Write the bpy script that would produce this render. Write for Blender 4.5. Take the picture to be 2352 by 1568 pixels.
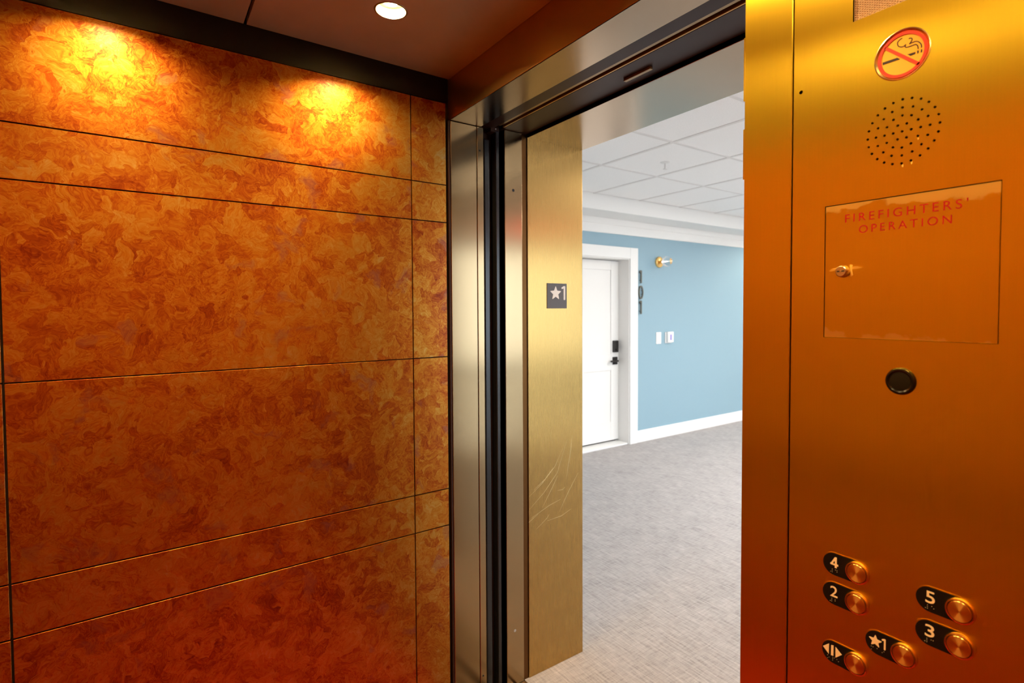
import bpy, bmesh, math, random
from mathutils import Vector, Matrix
random.seed(7)
scene = bpy.context.scene
for o in list(bpy.data.objects): bpy.data.objects.remove(o)
COL = scene.collection

# ------------------------------------------------------------------ camera
FPX, CX, CY = 1232.06, 1232.86, 746.59
YAW, PITCH, ROLL = math.radians(54.1434), math.radians(1.7745), math.radians(-0.2082)
CAM = Vector((0.0, 0.0, 1.5))
_f = Vector((-math.sin(YAW) * math.cos(PITCH), math.cos(YAW) * math.cos(PITCH), -math.sin(PITCH)))
_r = Vector((math.cos(YAW), math.sin(YAW), 0))
_u = _r.cross(_f)
RIGHT = _r * math.cos(ROLL) + _u * math.sin(ROLL)
UP = -_r * math.sin(ROLL) + _u * math.cos(ROLL)
cam_data = bpy.data.cameras.new('camera')
cam_data.sensor_width = 36.0
cam_data.lens = FPX / 2352 * 36.0
cam_data.shift_x = (1176 - CX) / 2352
cam_data.shift_y = (CY - 784) / 2352
cam_data.clip_start = 0.02
cam_data.dof.use_dof = True
cam_data.dof.focus_distance = 1.35
cam_data.dof.aperture_fstop = 5.0
cam = bpy.data.objects.new('camera', cam_data)
m3 = Matrix((RIGHT, UP, -_f)).transposed()
cam.matrix_world = Matrix.Translation(CAM) @ m3.to_4x4()
COL.objects.link(cam)
scene.camera = cam

# a pixel of the photograph gives a direction; the plane it lies on gives the distance
def ray(px, py):
    return RIGHT * ((px - CX) / FPX) - UP * ((py - CY) / FPX) + _f
def onX(px, py, x): d = ray(px, py); return CAM + d * ((x - CAM.x) / d.x)
def onY(px, py, y): d = ray(px, py); return CAM + d * ((y - CAM.y) / d.y)
def onZ(px, py, z): d = ray(px, py); return CAM + d * ((z - CAM.z) / d.z)

# ------------------------------------------------------------------ sky, exposure
world = bpy.data.worlds.new('sky'); scene.world = world
world.use_nodes = True
wbg = world.node_tree.nodes['Background']
wbg.inputs[0].default_value = (0.74, 0.87, 1.0, 1)      # overcast daylight beyond the lobby glazing
wbg.inputs[1].default_value = 5.6
scene.view_settings.view_transform = 'Standard'
scene.view_settings.look = 'None'
scene.view_settings.gamma = 1.0
scene.view_settings.use_curve_mapping = False
scene.view_settings.exposure = 0.0
WARM = (1.0, 0.69, 0.30)
LAMP_L = 2850.0                   # radiance of the car downlight lenses
LED_L = 30.5                     # radiance of the LED panels added to light the lobby
LEDS = [(-2.0, 4.3, 'added square light panel in the lobby ceiling nearest the blue wall'), (-0.6, 3.7, 'added square light panel in the lobby ceiling nearest the elevator doors'),
        (0.35, 4.9, 'added square light panel in the lobby ceiling half way along the glazing'), (-1.3, 5.5, 'added square light panel in the middle of the lobby ceiling'),
        (-2.0, 6.8, 'added square light panel at the far end of the lobby towards the blue wall'), (0.35, 6.8, 'added square light panel at the far end of the lobby by the glazing')]

# main planes (metres, camera foot at the origin)
XL, XR = -1.75, 0.28            # car side walls
YB, YF = -0.41, 0.885           # car back wall, inner face of the car front
ZC = 2.317                      # car ceiling
ZO = 2.173                      # soffit of the opening
XO = -0.578                     # right edge of the opening
YE = 1.507                      # landing edge of the entrance frame
XW, XG = -4.165, 1.10           # lobby: blue wall, glazed wall
ZT = 2.58                       # lobby tile ceiling
YLB = 8.6                       # far end of lobby

# ------------------------------------------------------------------ materials
def new_mat(name):
    m = bpy.data.materials.new(name); m.use_nodes = True
    nt = m.node_tree
    return m, nt, nt.nodes, nt.links, nt.nodes['Principled BSDF']
def plain(name, col, rough=0.5, metal=0.0, emit=None, es=0.0, spec=0.5, coat=0.0):
    m, nt, N, L, b = new_mat(name)
    b.inputs['Base Color'].default_value = (*col, 1)
    b.inputs['Roughness'].default_value = rough
    b.inputs['Metallic'].default_value = metal
    b.inputs['Specular IOR Level'].default_value = spec
    b.inputs['Coat Weight'].default_value = coat
    if emit:
        b.inputs['Emission Color'].default_value = (*emit, 1)
        b.inputs['Emission Strength'].default_value = es
    return m
def ramp(N, stops, interp='LINEAR'):
    r = N.new('ShaderNodeValToRGB'); cr = r.color_ramp; cr.interpolation = interp
    while len(cr.elements) < len(stops): cr.elements.new(0.5)
    for e, (p, c) in zip(cr.elements, stops):
        e.position = p; e.color = (*c, 1) if len(c) == 3 else c
    return r
def math_n(N, L, op, a, b=None, clamp=False):
    n = N.new('ShaderNodeMath'); n.operation = op; n.use_clamp = clamp
    for i, v in enumerate((a, b)):
        if v is None: continue
        if isinstance(v, (int, float)): n.inputs[i].default_value = v
        else: L.new(v, n.inputs[i])
    return n.outputs[0]
def vmath(N, L, op, a, b=None, scale=None):
    n = N.new('ShaderNodeVectorMath'); n.operation = op
    for i, v in enumerate((a, b)):
        if v is None: continue
        if isinstance(v, (tuple, list)): n.inputs[i].default_value = v
        else: L.new(v, n.inputs[i])
    if scale is not None:
        if isinstance(scale, (int, float)): n.inputs['Scale'].default_value = scale
        else: L.new(scale, n.inputs['Scale'])
    return n.outputs[0]
def noise(N, L, vec, scale, detail=4, rough=0.55, dist=0.0):
    n = N.new('ShaderNodeTexNoise'); L.new(vec, n.inputs['Vector'])
    n.inputs['Scale'].default_value = scale; n.inputs['Detail'].default_value = detail
    n.inputs['Roughness'].default_value = rough; n.inputs['Distortion'].default_value = dist
    return n
def mix(N, L, fac, a, b, kind='MIX'):
    n = N.new('ShaderNodeMix'); n.data_type = 'RGBA'; n.blend_type = kind
    if isinstance(fac, (int, float)): n.inputs[0].default_value = fac
    else: L.new(fac, n.inputs[0])
    for i, v in ((6, a), (7, b)):
        if isinstance(v, tuple): n.inputs[i].default_value = (*v, 1)
        else: L.new(v, n.inputs[i])
    return n.outputs[2]

def copper_material():
    """flamed copper sheet: feathery flakes of amber and rust, violet-grey spots"""
    m, nt, N, L, b = new_mat('flamed_copper')
    geo = N.new('ShaderNodeNewGeometry'); oi = N.new('ShaderNodeObjectInfo')
    off = N.new('ShaderNodeCombineXYZ'); L.new(math_n(N, L, 'MULTIPLY', oi.outputs['Random'], 17.0), off.inputs[0])
    pos = vmath(N, L, 'ADD', geo.outputs['Position'], off.outputs[0])
    w = noise(N, L, pos, 7.0, 3, 0.6)
    wv = vmath(N, L, 'SUBTRACT', w.outputs['Color'], (0.5, 0.5, 0.5))
    p2 = vmath(N, L, 'ADD', pos, vmath(N, L, 'SCALE', wv, scale=0.14))
    w2 = noise(N, L, p2, 34.0, 2, 0.6)
    wv2 = vmath(N, L, 'SUBTRACT', w2.outputs['Color'], (0.5, 0.5, 0.5))
    p3 = vmath(N, L, 'ADD', p2, vmath(N, L, 'SCALE', wv2, scale=0.030))
    vor = N.new('ShaderNodeTexVoronoi'); vor.inputs['Scale'].default_value = 26.0
    L.new(p3, vor.inputs['Vector'])
    sep = N.new('ShaderNodeSeparateColor'); L.new(vor.outputs['Color'], sep.inputs[0])
    rot = N.new('ShaderNodeVectorRotate'); rot.rotation_type = 'AXIS_ANGLE'
    rot.inputs['Axis'].default_value = (1, 0, 0)
    L.new(p3, rot.inputs['Vector']); L.new(math_n(N, L, 'MULTIPLY', sep.outputs[0], 6.283), rot.inputs['Angle'])
    st = vmath(N, L, 'MULTIPLY', rot.outputs[0], (1.0, 1.0, 0.22))
    feather = noise(N, L, st, 95.0, 2, 0.5, 1.6)
    broad = noise(N, L, p2, 3.0, 3, 0.55)
    mid = noise(N, L, p3, 15.0, 6, 0.68)
    v = math_n(N, L, 'MULTIPLY', sep.outputs[1], 0.17)
    v = math_n(N, L, 'ADD', v, math_n(N, L, 'MULTIPLY', feather.outputs[0], 0.40))
    v = math_n(N, L, 'ADD', v, math_n(N, L, 'MULTIPLY', broad.outputs[0], 0.34))
    v = math_n(N, L, 'ADD', v, math_n(N, L, 'MULTIPLY', mid.outputs[0], 0.36))
    def veins(vec, scale, wd, dist):
        n = noise(N, L, vec, scale, 2, 0.5, dist)
        d = math_n(N, L, 'ABSOLUTE', math_n(N, L, 'SUBTRACT', n.outputs[0], 0.5))
        return math_n(N, L, 'SUBTRACT', 1.0, math_n(N, L, 'DIVIDE', d, wd), True)
    vn = math_n(N, L, 'MAXIMUM', veins(p3, 24.0, 0.030, 1.0), math_n(N, L, 'MULTIPLY', veins(p3, 46.0, 0.045, 1.4), 0.8))
    vmask = noise(N, L, p2, 5.0, 2, 0.5)
    vn = math_n(N, L, 'MULTIPLY', vn, math_n(N, L, 'MULTIPLY', math_n(N, L, 'SUBTRACT', vmask.outputs[0], 0.30), 3.2, True))
    v = math_n(N, L, 'SUBTRACT', v, math_n(N, L, 'MULTIPLY', vn, 0.115))
    r = ramp(N, [(0.38, (0.24, 0.030, 0.004)), (0.50, (0.40, 0.082, 0.007)), (0.58, (0.52, 0.155, 0.011)),
                 (0.66, (0.60, 0.240, 0.020)), (0.76, (0.66, 0.35, 0.055)), (0.90, (0.68, 0.45, 0.17))])
    L.new(v, r.inputs[0])
    # violet-grey spots
    sp = noise(N, L, p3, 10.0, 2, 0.5)
    spm = ramp(N, [(0.62, (0, 0, 0)), (0.70, (1, 1, 1))]); L.new(sp.outputs[0], spm.inputs[0])
    spf = math_n(N, L, 'MULTIPLY', spm.outputs[0], 0.45)
    col = mix(N, L, spf, r.outputs[0], (0.36, 0.155, 0.095))
    L.new(col, b.inputs['Base Color'])
    b.inputs['Coat Weight'].default_value = 0.5; b.inputs['Coat Roughness'].default_value = 0.24
    b.inputs['Metallic'].default_value = 1.0
    rr = ramp(N, [(0.45, (0.45, 0.45, 0.45)), (0.8, (0.37, 0.37, 0.37))]); L.new(v, rr.inputs[0])
    L.new(rr.outputs[0], b.inputs['Roughness'])
    bm_ = N.new('ShaderNodeBump'); bm_.inputs['Strength'].default_value = 0.10; bm_.inputs['Distance'].default_value = 0.001
    L.new(v, bm_.inputs['Height']); L.new(bm_.outputs[0], b.inputs['Normal'])
    return m

def brass(name, tangent, col=(0.83, 0.53, 0.14), rough=0.30, aniso=0.75, grain=(900, 900, 9), wear=None):
    """vertically brushed brass: highlights spread across the grain"""
    m, nt, N, L, b = new_mat(name)
    geo = N.new('ShaderNodeNewGeometry')
    st = vmath(N, L, 'MULTIPLY', geo.outputs['Position'], tuple(float(g) for g in grain))
    g = noise(N, L, st, 1.0, 3, 0.6)
    cl = noise(N, L, geo.outputs['Position'], 6.0, 4, 0.6)
    c1 = ramp(N, [(0.3, tuple(0.975 * c for c in col)), (0.7, tuple(min(1, 1.015 * c) for c in col))])
    L.new(math_n(N, L, 'ADD', math_n(N, L, 'MULTIPLY', g.outputs[0], 0.6), math_n(N, L, 'MULTIPLY', cl.outputs[0], 0.4)), c1.inputs[0])
    cout = c1.outputs[0]
    ro = ramp(N, [(0.3, (rough * 1.03,) * 3), (0.7, (rough * 0.98,) * 3)]); L.new(g.outputs[0], ro.inputs[0])
    rout = ro.outputs[0]
    if wear:
        cout, rout = wear(N, L, geo, cout, rout)
    L.new(cout, b.inputs['Base Color']); L.new(rout, b.inputs['Roughness'])
    b.inputs['Metallic'].default_value = 1.0
    b.inputs['Anisotropic'].default_value = aniso
    t = N.new('ShaderNodeCombineXYZ')
    for i in range(3): t.inputs[i].default_value = tangent[i]
    L.new(t.outputs[0], b.inputs['Tangent'])
    return m

def door_wear(N, L, geo, c, r):
    """lacquer rubbed off along the top and bottom edges of the little door and round its lock"""
    s = N.new('ShaderNodeSeparateXYZ'); L.new(geo.outputs['Position'], s.inputs[0])
    n = noise(N, L, geo.outputs['Position'], 60.0, 4, 0.6)
    nn = math_n(N, L, 'MULTIPLY', math_n(N, L, 'SUBTRACT', n.outputs[0], 0.5), 0.030)
    n2 = noise(N, L, geo.outputs['Position'], 14.0, 2, 0.5)
    nb = math_n(N, L, 'MULTIPLY', math_n(N, L, 'SUBTRACT', n2.outputs[0], 0.45), 0.045)
    zt = math_n(N, L, 'ADD', math_n(N, L, 'ADD', s.outputs[2], nn), nb)
    top = math_n(N, L, 'MULTIPLY', math_n(N, L, 'SUBTRACT', zt, 1.652), 260.0, True)
    zb = math_n(N, L, 'SUBTRACT', math_n(N, L, 'SUBTRACT', s.outputs[2], nn), nb)
    bot = math_n(N, L, 'MULTIPLY', math_n(N, L, 'SUBTRACT', 1.457, zb), 260.0, True)
    msk = math_n(N, L, 'MAXIMUM', top, bot)
    return mix(N, L, msk, c, (1.0, 0.74, 0.20)), mix(N, L, msk, r, (0.58, 0.58, 0.58))

M = {}
M['copper'] = copper_material()
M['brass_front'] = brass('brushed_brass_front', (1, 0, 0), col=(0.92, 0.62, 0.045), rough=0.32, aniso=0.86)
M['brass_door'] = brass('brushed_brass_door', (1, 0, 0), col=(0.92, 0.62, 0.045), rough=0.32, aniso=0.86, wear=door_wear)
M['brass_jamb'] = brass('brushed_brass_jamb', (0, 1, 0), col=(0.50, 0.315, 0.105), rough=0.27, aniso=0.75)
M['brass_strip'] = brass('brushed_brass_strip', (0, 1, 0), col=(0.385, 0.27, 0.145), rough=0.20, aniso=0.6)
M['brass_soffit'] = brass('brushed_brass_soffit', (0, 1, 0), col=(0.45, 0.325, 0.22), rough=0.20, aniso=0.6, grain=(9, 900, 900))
M['bronze'] = plain('dark_bronze', (0.040, 0.014, 0.006), 0.45, 0.5)
M['bronze_face'] = plain('transom_bronze', (0.52, 0.31, 0.10), 0.30, 0.9)
M['black'] = plain('black_recess', (0.006, 0.005, 0.004), 0.5)
M['backing'] = plain('joint_backing', (0.010, 0.004, 0.002), 0.7)
M['frieze'] = plain('black_frieze', (0.004, 0.003, 0.003), 0.5, spec=0.25)
M['rubber'] = plain('black_glossy_profile', (0.012, 0.012, 0.014), 0.22)
M['steel'] = plain('steel_screw', (0.6, 0.6, 0.6), 0.3, 1.0)
M['sill'] = plain('sill_bronze', (0.34, 0.22, 0.11), 0.35, 0.9)

def ceil_mat():
    m, nt, N, L, b = new_mat('copper_brown_ceiling')
    geo = N.new('ShaderNodeNewGeometry')
    n = noise(N, L, geo.outputs['Position'], 5.0, 3, 0.5)
    r = ramp(N, [(0.3, (0.38, 0.245, 0.155)), (0.7, (0.45, 0.295, 0.19))]); L.new(n.outputs[0], r.inputs[0])
    L.new(r.outputs[0], b.inputs['Base Color'])
    b.inputs['Roughness'].default_value = 0.36; b.inputs['Metallic'].default_value = 0.2
    return m
M['ceil'] = ceil_mat()
M['stone'] = plain('red_floor_carpet', (0.24, 0.002, 0.0015), 0.85)
M['lamp_trim'] = plain('lamp_trim', (0.30, 0.22, 0.13), 0.35, 1.0)
M['lamp_glow'] = plain('lamp_glow', (1, 1, 1), 0.5, emit=WARM, es=LAMP_L)
M['lamp_reflector'] = plain('lamp_reflector', (0.78, 0.64, 0.42), 0.4, 1.0)
M['red'] = plain('red_enamel', (0.62, 0.030, 0.008), 0.4)
M['red_paint'] = plain('red_engraving', (0.34, 0.001, 0.003), 0.5, spec=0.2)
M['ink'] = plain('black_ink', (0.020, 0.008, 0.003), 0.4)
M['plate_black'] = plain('black_plate', (0.006, 0.003, 0.002), 0.6, spec=0.15)
M['cream'] = plain('cream_lettering', (0.85, 0.66, 0.42), 0.5)
M['white_letter'] = plain('white_lettering', (0.95, 0.94, 0.92), 0.5)
M['braille'] = plain('braille_dots', (0.30, 0.24, 0.17), 0.4)
M['sign_grey'] = plain('sign_grey', (0.115, 0.115, 0.125), 0.5)
M['lens_dark'] = plain('dark_lens', (0.006, 0.004, 0.003), 0.2, spec=0.35)
M['nickel'] = plain('nickel_lock', (0.72, 0.55, 0.36), 0.28, 1.0)
M['prism'] = plain('prismatic_lens', (0.60, 0.42, 0.28), 0.22, 0.25)
M['medal'] = plain('medallion_brass', (0.78, 0.42, 0.055), 0.42, 0.75)
M['bevel'] = plain('polished_bevel', (0.98, 0.78, 0.34), 0.22, 1.0)
M['blue'] = plain('blue_wall_paint', (0.262, 0.405, 0.487), 0.45)
M['white'] = plain('white_trim_paint', (0.83, 0.82, 0.80), 0.4)
M['door_white'] = plain('white_door_paint', (0.84, 0.82, 0.79), 0.42)
M['wall_white'] = plain('white_wall_paint', (0.84, 0.83, 0.81), 0.7)
M['grid'] = plain('ceiling_grid', (0.76, 0.74, 0.72), 0.6)
M['hardware'] = plain('black_hardware', (0.018, 0.015, 0.013), 0.35, 0.3)
M['digit'] = plain('dark_grey_digits', (0.12, 0.12, 0.10), 0.4, 0.3)
M['sconce_brass'] = plain('satin_brass', (0.86, 0.55, 0.20), 0.3, 1.0)
M['switch'] = plain('white_plastic', (0.86, 0.85, 0.84), 0.35)
M['screen'] = plain('violet_screen', (0.28, 0.24, 0.50), 0.25, emit=(0.35, 0.3, 0.7), es=0.25)
M['filament'] = plain('filament', (1, 1, 1), 0.5, emit=(1, 0.8, 0.55), es=5.0)
M['frame_dark'] = plain('dark_window_frame', (0.10, 0.085, 0.07), 0.4, 0.4)
M['exit_red'] = plain('lit_red_panel', (0.6, 0.02, 0.01), 0.4, emit=(1.0, 0.07, 0.03), es=5.0)
M['scratch'] = plain('scratched_brass', (0.78, 0.62, 0.34), 0.5, 1.0)
M['scuff'] = plain('worn_brass', (1.0, 0.66, 0.14), 0.55, 1.0)

def glass_mat():
    m, nt, N, L, b = new_mat('clear_glass')
    b.inputs['Base Color'].default_value = (1, 1, 1, 1)
    b.inputs['Roughness'].default_value = 0.0
    b.inputs['IOR'].default_value = 1.45
    b.inputs['Transmission Weight'].default_value = 1.0
    return m
M['glass'] = glass_mat()
def pane_mat():
    m, nt, N, L, b = new_mat('window_pane')
    N.remove(b)
    t = N.new('ShaderNodeBsdfTransparent'); g = N.new('ShaderNodeBsdfGlossy'); g.inputs['Roughness'].default_value = 0.0
    fr = N.new('ShaderNodeFresnel'); fr.inputs[0].default_value = 1.45
    mx = N.new('ShaderNodeMixShader'); L.new(fr.outputs[0], mx.inputs[0]); L.new(t.outputs[0], mx.inputs[1]); L.new(g.outputs[0], mx.inputs[2])
    L.new(mx.outputs[0], N['Material Output'].inputs[0])
    return m
M['pane'] = pane_mat()

def carpet_mat():
    m, nt, N, L, b = new_mat('woven_carpet')
    geo = N.new('ShaderNodeNewGeometry'); P = geo.outputs['Position']
    a = noise(N, L, vmath(N, L, 'MULTIPLY', P, (9.0, 110.0, 1.0)), 1.0, 4, 0.65)
    c = noise(N, L, vmath(N, L, 'MULTIPLY', P, (110.0, 14.0, 1.0)), 1.0, 4, 0.65)
    d = noise(N, L, P, 5.0, 3, 0.6)
    e = noise(N, L, P, 420.0, 2, 0.6)
    v = math_n(N, L, 'ADD', math_n(N, L, 'MULTIPLY', a.outputs[0], 0.40), math_n(N, L, 'MULTIPLY', c.outputs[0], 0.26))
    v = math_n(N, L, 'ADD', v, math_n(N, L, 'MULTIPLY', d.outputs[0], 0.12))
    v = math_n(N, L, 'ADD', v, math_n(N, L, 'MULTIPLY', e.outputs[0], 0.22))
    r = ramp(N, [(0.36, (0.20, 0.186, 0.184)), (0.47, (0.37, 0.348, 0.342)), (0.56, (0.465, 0.44, 0.432)), (0.66, (0.58, 0.55, 0.54))])
    L.new(v, r.inputs[0]); L.new(r.outputs[0], b.inputs['Base Color'])
    b.inputs['Roughness'].default_value = 0.9; b.inputs['Specular IOR Level'].default_value = 0.15
    bp = N.new('ShaderNodeBump'); bp.inputs['Strength'].default_value = 0.5; bp.inputs['Distance'].default_value = 0.003
    L.new(v, bp.inputs['Height']); L.new(bp.outputs[0], b.inputs['Normal'])
    return m
M['carpet'] = carpet_mat()
def tile_mat():
    m, nt, N, L, b = new_mat('mineral_ceiling_tile')
    geo = N.new('ShaderNodeNewGeometry')
    n = noise(N, L, geo.outputs['Position'], 180.0, 2, 0.6)
    r = ramp(N, [(0.35, (0.88, 0.87, 0.86)), (0.6, (0.93, 0.92, 0.91))]); L.new(n.outputs[0], r.inputs[0])
    L.new(r.outputs[0], b.inputs['Base Color']); b.inputs['Roughness'].default_value = 0.85
    return m
M['tile'] = tile_mat()
def button_mat():
    m, nt, N, L, b = new_mat('spun_brass_button')
    b.inputs['Base Color'].default_value = (0.90, 0.52, 0.12, 1); b.inputs['Metallic'].default_value = 1.0
    b.inputs['Roughness'].default_value = 0.34; b.inputs['Anisotropic'].default_value = 0.9
    t = N.new('ShaderNodeTangent'); t.direction_type = 'RADIAL'; t.axis = 'Y'
    b.inputs['Anisotropic Rotation'].default_value = 0.25
    L.new(t.outputs[0], b.inputs['Tangent'])
    return m
M['button'] = button_mat()
M['button_ring'] = plain('polished_button_ring', (0.92, 0.56, 0.14), 0.22, 1.0)

# ------------------------------------------------------------------ object helpers
ORG = {}
def link(o, parent, origin):
    COL.objects.link(o)
    if parent is not None:
        o.parent = parent; o.location = Vector(origin) - ORG[parent.name]
    else:
        o.location = origin
    ORG[o.name] = Vector(origin)
    return o
def tag(o, label=None, cat=None, group=None, kind=None):
    if label: o['label'] = label
    if cat: o['category'] = cat
    if group: o['group'] = group
    if kind: o['kind'] = kind
    return o
def empty(name, origin, label=None, cat=None, group=None, kind=None):
    o = bpy.data.objects.new(name, None); o.empty_display_size = 0.05
    link(o, None, Vector(origin))
    return tag(o, label, cat, group, kind)
def obj(name, bm, mat, parent=None, smooth=False):
    """bm in world coordinates -> one mesh object whose origin is the middle of its base"""
    xs = [v.co.x for v in bm.verts]; ys = [v.co.y for v in bm.verts]; zs = [v.co.z for v in bm.verts]
    org = Vector(((min(xs) + max(xs)) / 2, (min(ys) + max(ys)) / 2, min(zs)))
    bmesh.ops.translate(bm, verts=bm.verts, vec=-org)
    bmesh.ops.recalc_face_normals(bm, faces=bm.faces)
    me = bpy.data.meshes.new(name)
    if smooth:
        for f in bm.faces: f.smooth = True
        for e in bm.edges:
            if len(e.link_faces) == 2 and e.calc_face_angle(0) > 0.6: e.smooth = False
    bm.to_mesh(me); bm.free()
    for mm in (mat if isinstance(mat, (list, tuple)) else [mat]): me.materials.append(mm)
    return link(bpy.data.objects.new(name, me), parent, org)
def bm_box(bm, x0, x1, y0, y1, z0, z1, bev=0.0, seg=1):
    t = bmesh.new()
    bmesh.ops.create_cube(t, size=1.0)
    for v in t.verts:
        v.co = Vector(((x0 + x1) / 2 + v.co.x * (x1 - x0), (y0 + y1) / 2 + v.co.y * (y1 - y0), (z0 + z1) / 2 + v.co.z * (z1 - z0)))
    if bev: bmesh.ops.bevel(t, geom=list(t.edges), offset=bev, segments=seg, affect='EDGES', profile=0.5)
    me = bpy.data.meshes.new('tmp'); t.to_mesh(me); t.free(); bm.from_mesh(me); bpy.data.meshes.remove(me)
    return bm
def box(name, x0, x1, y0, y1, z0, z1, mat, parent=None, bev=0.0, seg=1):
    return obj(name, bm_box(bmesh.new(), x0, x1, y0, y1, z0, z1, bev, seg), mat, parent)
def prism(bm, pts, mapf, w0, w1):
    """polygon (u,v) extruded from w0 to w1; mapf(u,v,w) -> world"""
    a = [bm.verts.new(mapf(u, v, w0)) for u, v in pts]; b_ = [bm.verts.new(mapf(u, v, w1)) for u, v in pts]
    n = len(pts)
    bm.faces.new(a); bm.faces.new(b_)
    for i in range(n): bm.faces.new((a[i], a[(i + 1) % n], b_[(i + 1) % n], b_[i]))
    return bm
def lathe(bm, prof, mapf, n=32, cu=0.0, cv=0.0, closed=False):
    """profile of (radius, w) turned about the (cu,cv) axis"""
    rings = []
    for r, w in prof:
        if r < 1e-6: rings.append([bm.verts.new(mapf(cu, cv, w))])
        else: rings.append([bm.verts.new(mapf(cu + r * math.cos(2 * math.pi * k / n), cv + r * math.sin(2 * math.pi * k / n), w)) for k in range(n)])
    pairs = list(zip(rings, rings[1:])) + ([(rings[-1], rings[0])] if closed else [])
    for A, B in pairs:
        for k in range(n):
            k2 = (k + 1) % n
            if len(A) == 1 and len(B) == 1: continue
            if len(A) == 1: bm.faces.new((A[0], B[k], B[k2]))
            elif len(B) == 1: bm.faces.new((A[k], A[k2], B[0]))
            else: bm.faces.new((A[k], A[k2], B[k2], B[k]))
    return bm
def ribbon(bm, pts, wid, mapf, w0, w1):
    """flat band along a polyline in (u,v)"""
    P = [Vector(p) for p in pts]; lft, rgt = [], []
    for i, p in enumerate(P):
        d = (P[min(i + 1, len(P) - 1)] - P[max(i - 1, 0)]); d.normalize()
        nrm = Vector((-d.y, d.x)); wd = wid[i] if isinstance(wid, (list, tuple)) else wid
        lft.append(p + nrm * wd / 2); rgt.append(p - nrm * wd / 2)
    for i in range(len(P) - 1):
        prism(bm, [tuple(lft[i]), tuple(lft[i + 1]), tuple(rgt[i + 1]), tuple(rgt[i])], mapf, w0, w1)
    return bm
def text_mesh(s, size, spacing=1.0, line=1.0, extr=0.0005, bold=0.0):
    cu = bpy.data.curves.new('txt', 'FONT'); cu.body = s; cu.size = size; cu.extrude = extr
    cu.space_character = spacing; cu.space_line = line; cu.align_x = 'CENTER'; cu.offset = bold; cu.resolution_u = 6
    o = bpy.data.objects.new('txt', cu); COL.objects.link(o)
    dg = bpy.context.evaluated_depsgraph_get()
    me = bpy.data.meshes.new_from_object(o.evaluated_get(dg)); bpy.data.objects.remove(o); bpy.data.curves.remove(cu)
    bm = bmesh.new(); bm.from_mesh(me); bpy.data.meshes.remove(me)
    bmesh.ops.remove_doubles(bm, verts=bm.verts, dist=1e-6)
    return bm
def text_fit(s, u0, u1, v0, v1, mapf, w, spacing=1.0, extr=0.0005, bold=0.0):
    """lettering scaled into the box u0..u1 x v0..v1"""
    bm = text_mesh(s, 1.0, spacing, 1.0, 0.01, bold)
    xs = [v.co.x for v in bm.verts]; ys = [v.co.y for v in bm.verts]; zs = [v.co.z for v in bm.verts]
    for v in bm.verts:
        u = u0 + (v.co.x - min(xs)) / (max(xs) - min(xs)) * (u1 - u0)
        t = v0 + (v.co.y - min(ys)) / (max(ys) - min(ys)) * (v1 - v0)
        ww = w + (v.co.z - min(zs)) / (max(zs) - min(zs)) * extr
        v.co = mapf(u, t, ww)
    return bm
def one_pts(u0, u1, v0, v1):
    w = (u1 - u0) * 0.42; h = v1 - v0
    return [(u1 - w, v0 + w * 0.3), (u1 - w * 0.7, v0), (u1 - w * 0.3, v0), (u1, v0 + w * 0.3), (u1, v1 - w * 0.2), (u1 - w * 0.2, v1), (u1 - w * 0.9, v1), (u0 + w * 0.1, v1 - h * 0.10), (u0, v1 - h * 0.15), (u0 + w * 0.15, v1 - h * 0.20), (u0 + w * 0.5, v1 - h * 0.21), (u1 - w, v1 - h * 0.16)]
def circle_pts(cu, cv, r, n=24, a0=0.0): return [(cu + r * math.cos(a0 + 2 * math.pi * k / n), cv + r * math.sin(a0 + 2 * math.pi * k / n)) for k in range(n)]
def star_pts(cu, cv, R, r=0.42, rnd=0.10):
    """five-pointed star with softened tips"""
    raw = []
    for k in range(10):
        a = math.pi / 2 + k * math.pi / 5; q = R if k % 2 == 0 else R * r
        raw.append(Vector((cu + q * math.cos(a), cv + q * math.sin(a))))
    out = []
    for k, p in enumerate(raw):
        if k % 2 == 0:
            a = raw[k - 1]; b_ = raw[(k + 1) % 10]; s = rnd * R
            e0 = p + (a - p).normalized() * s * 1.6; e1 = p + (b_ - p).normalized() * s * 1.6
            for t in (0, 0.25, 0.5, 0.75, 1): out.append(tuple(e0 * (1 - t) ** 2 + p * 2 * t * (1 - t) + e1 * t * t))
        else: out.append(tuple(p))
    return out
FRONT = lambda u, v, w: Vector((u, YF - w, v))          # on the car front, w towards the car
JAMB = lambda u, v, w: Vector((XL + w, u, v))           # on the jamb, w towards the opening
BLUE = lambda u, v, w: Vector((XW + w, u, v))           # on the blue wall, w into the lobby
DOWN = lambda z: (lambda u, v, w: Vector((u, v, z - w)))  # under a ceiling
def fpx(px, py, w=0.0): p = onY(px, py, YF - w); return (p.x, p.z)

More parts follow.
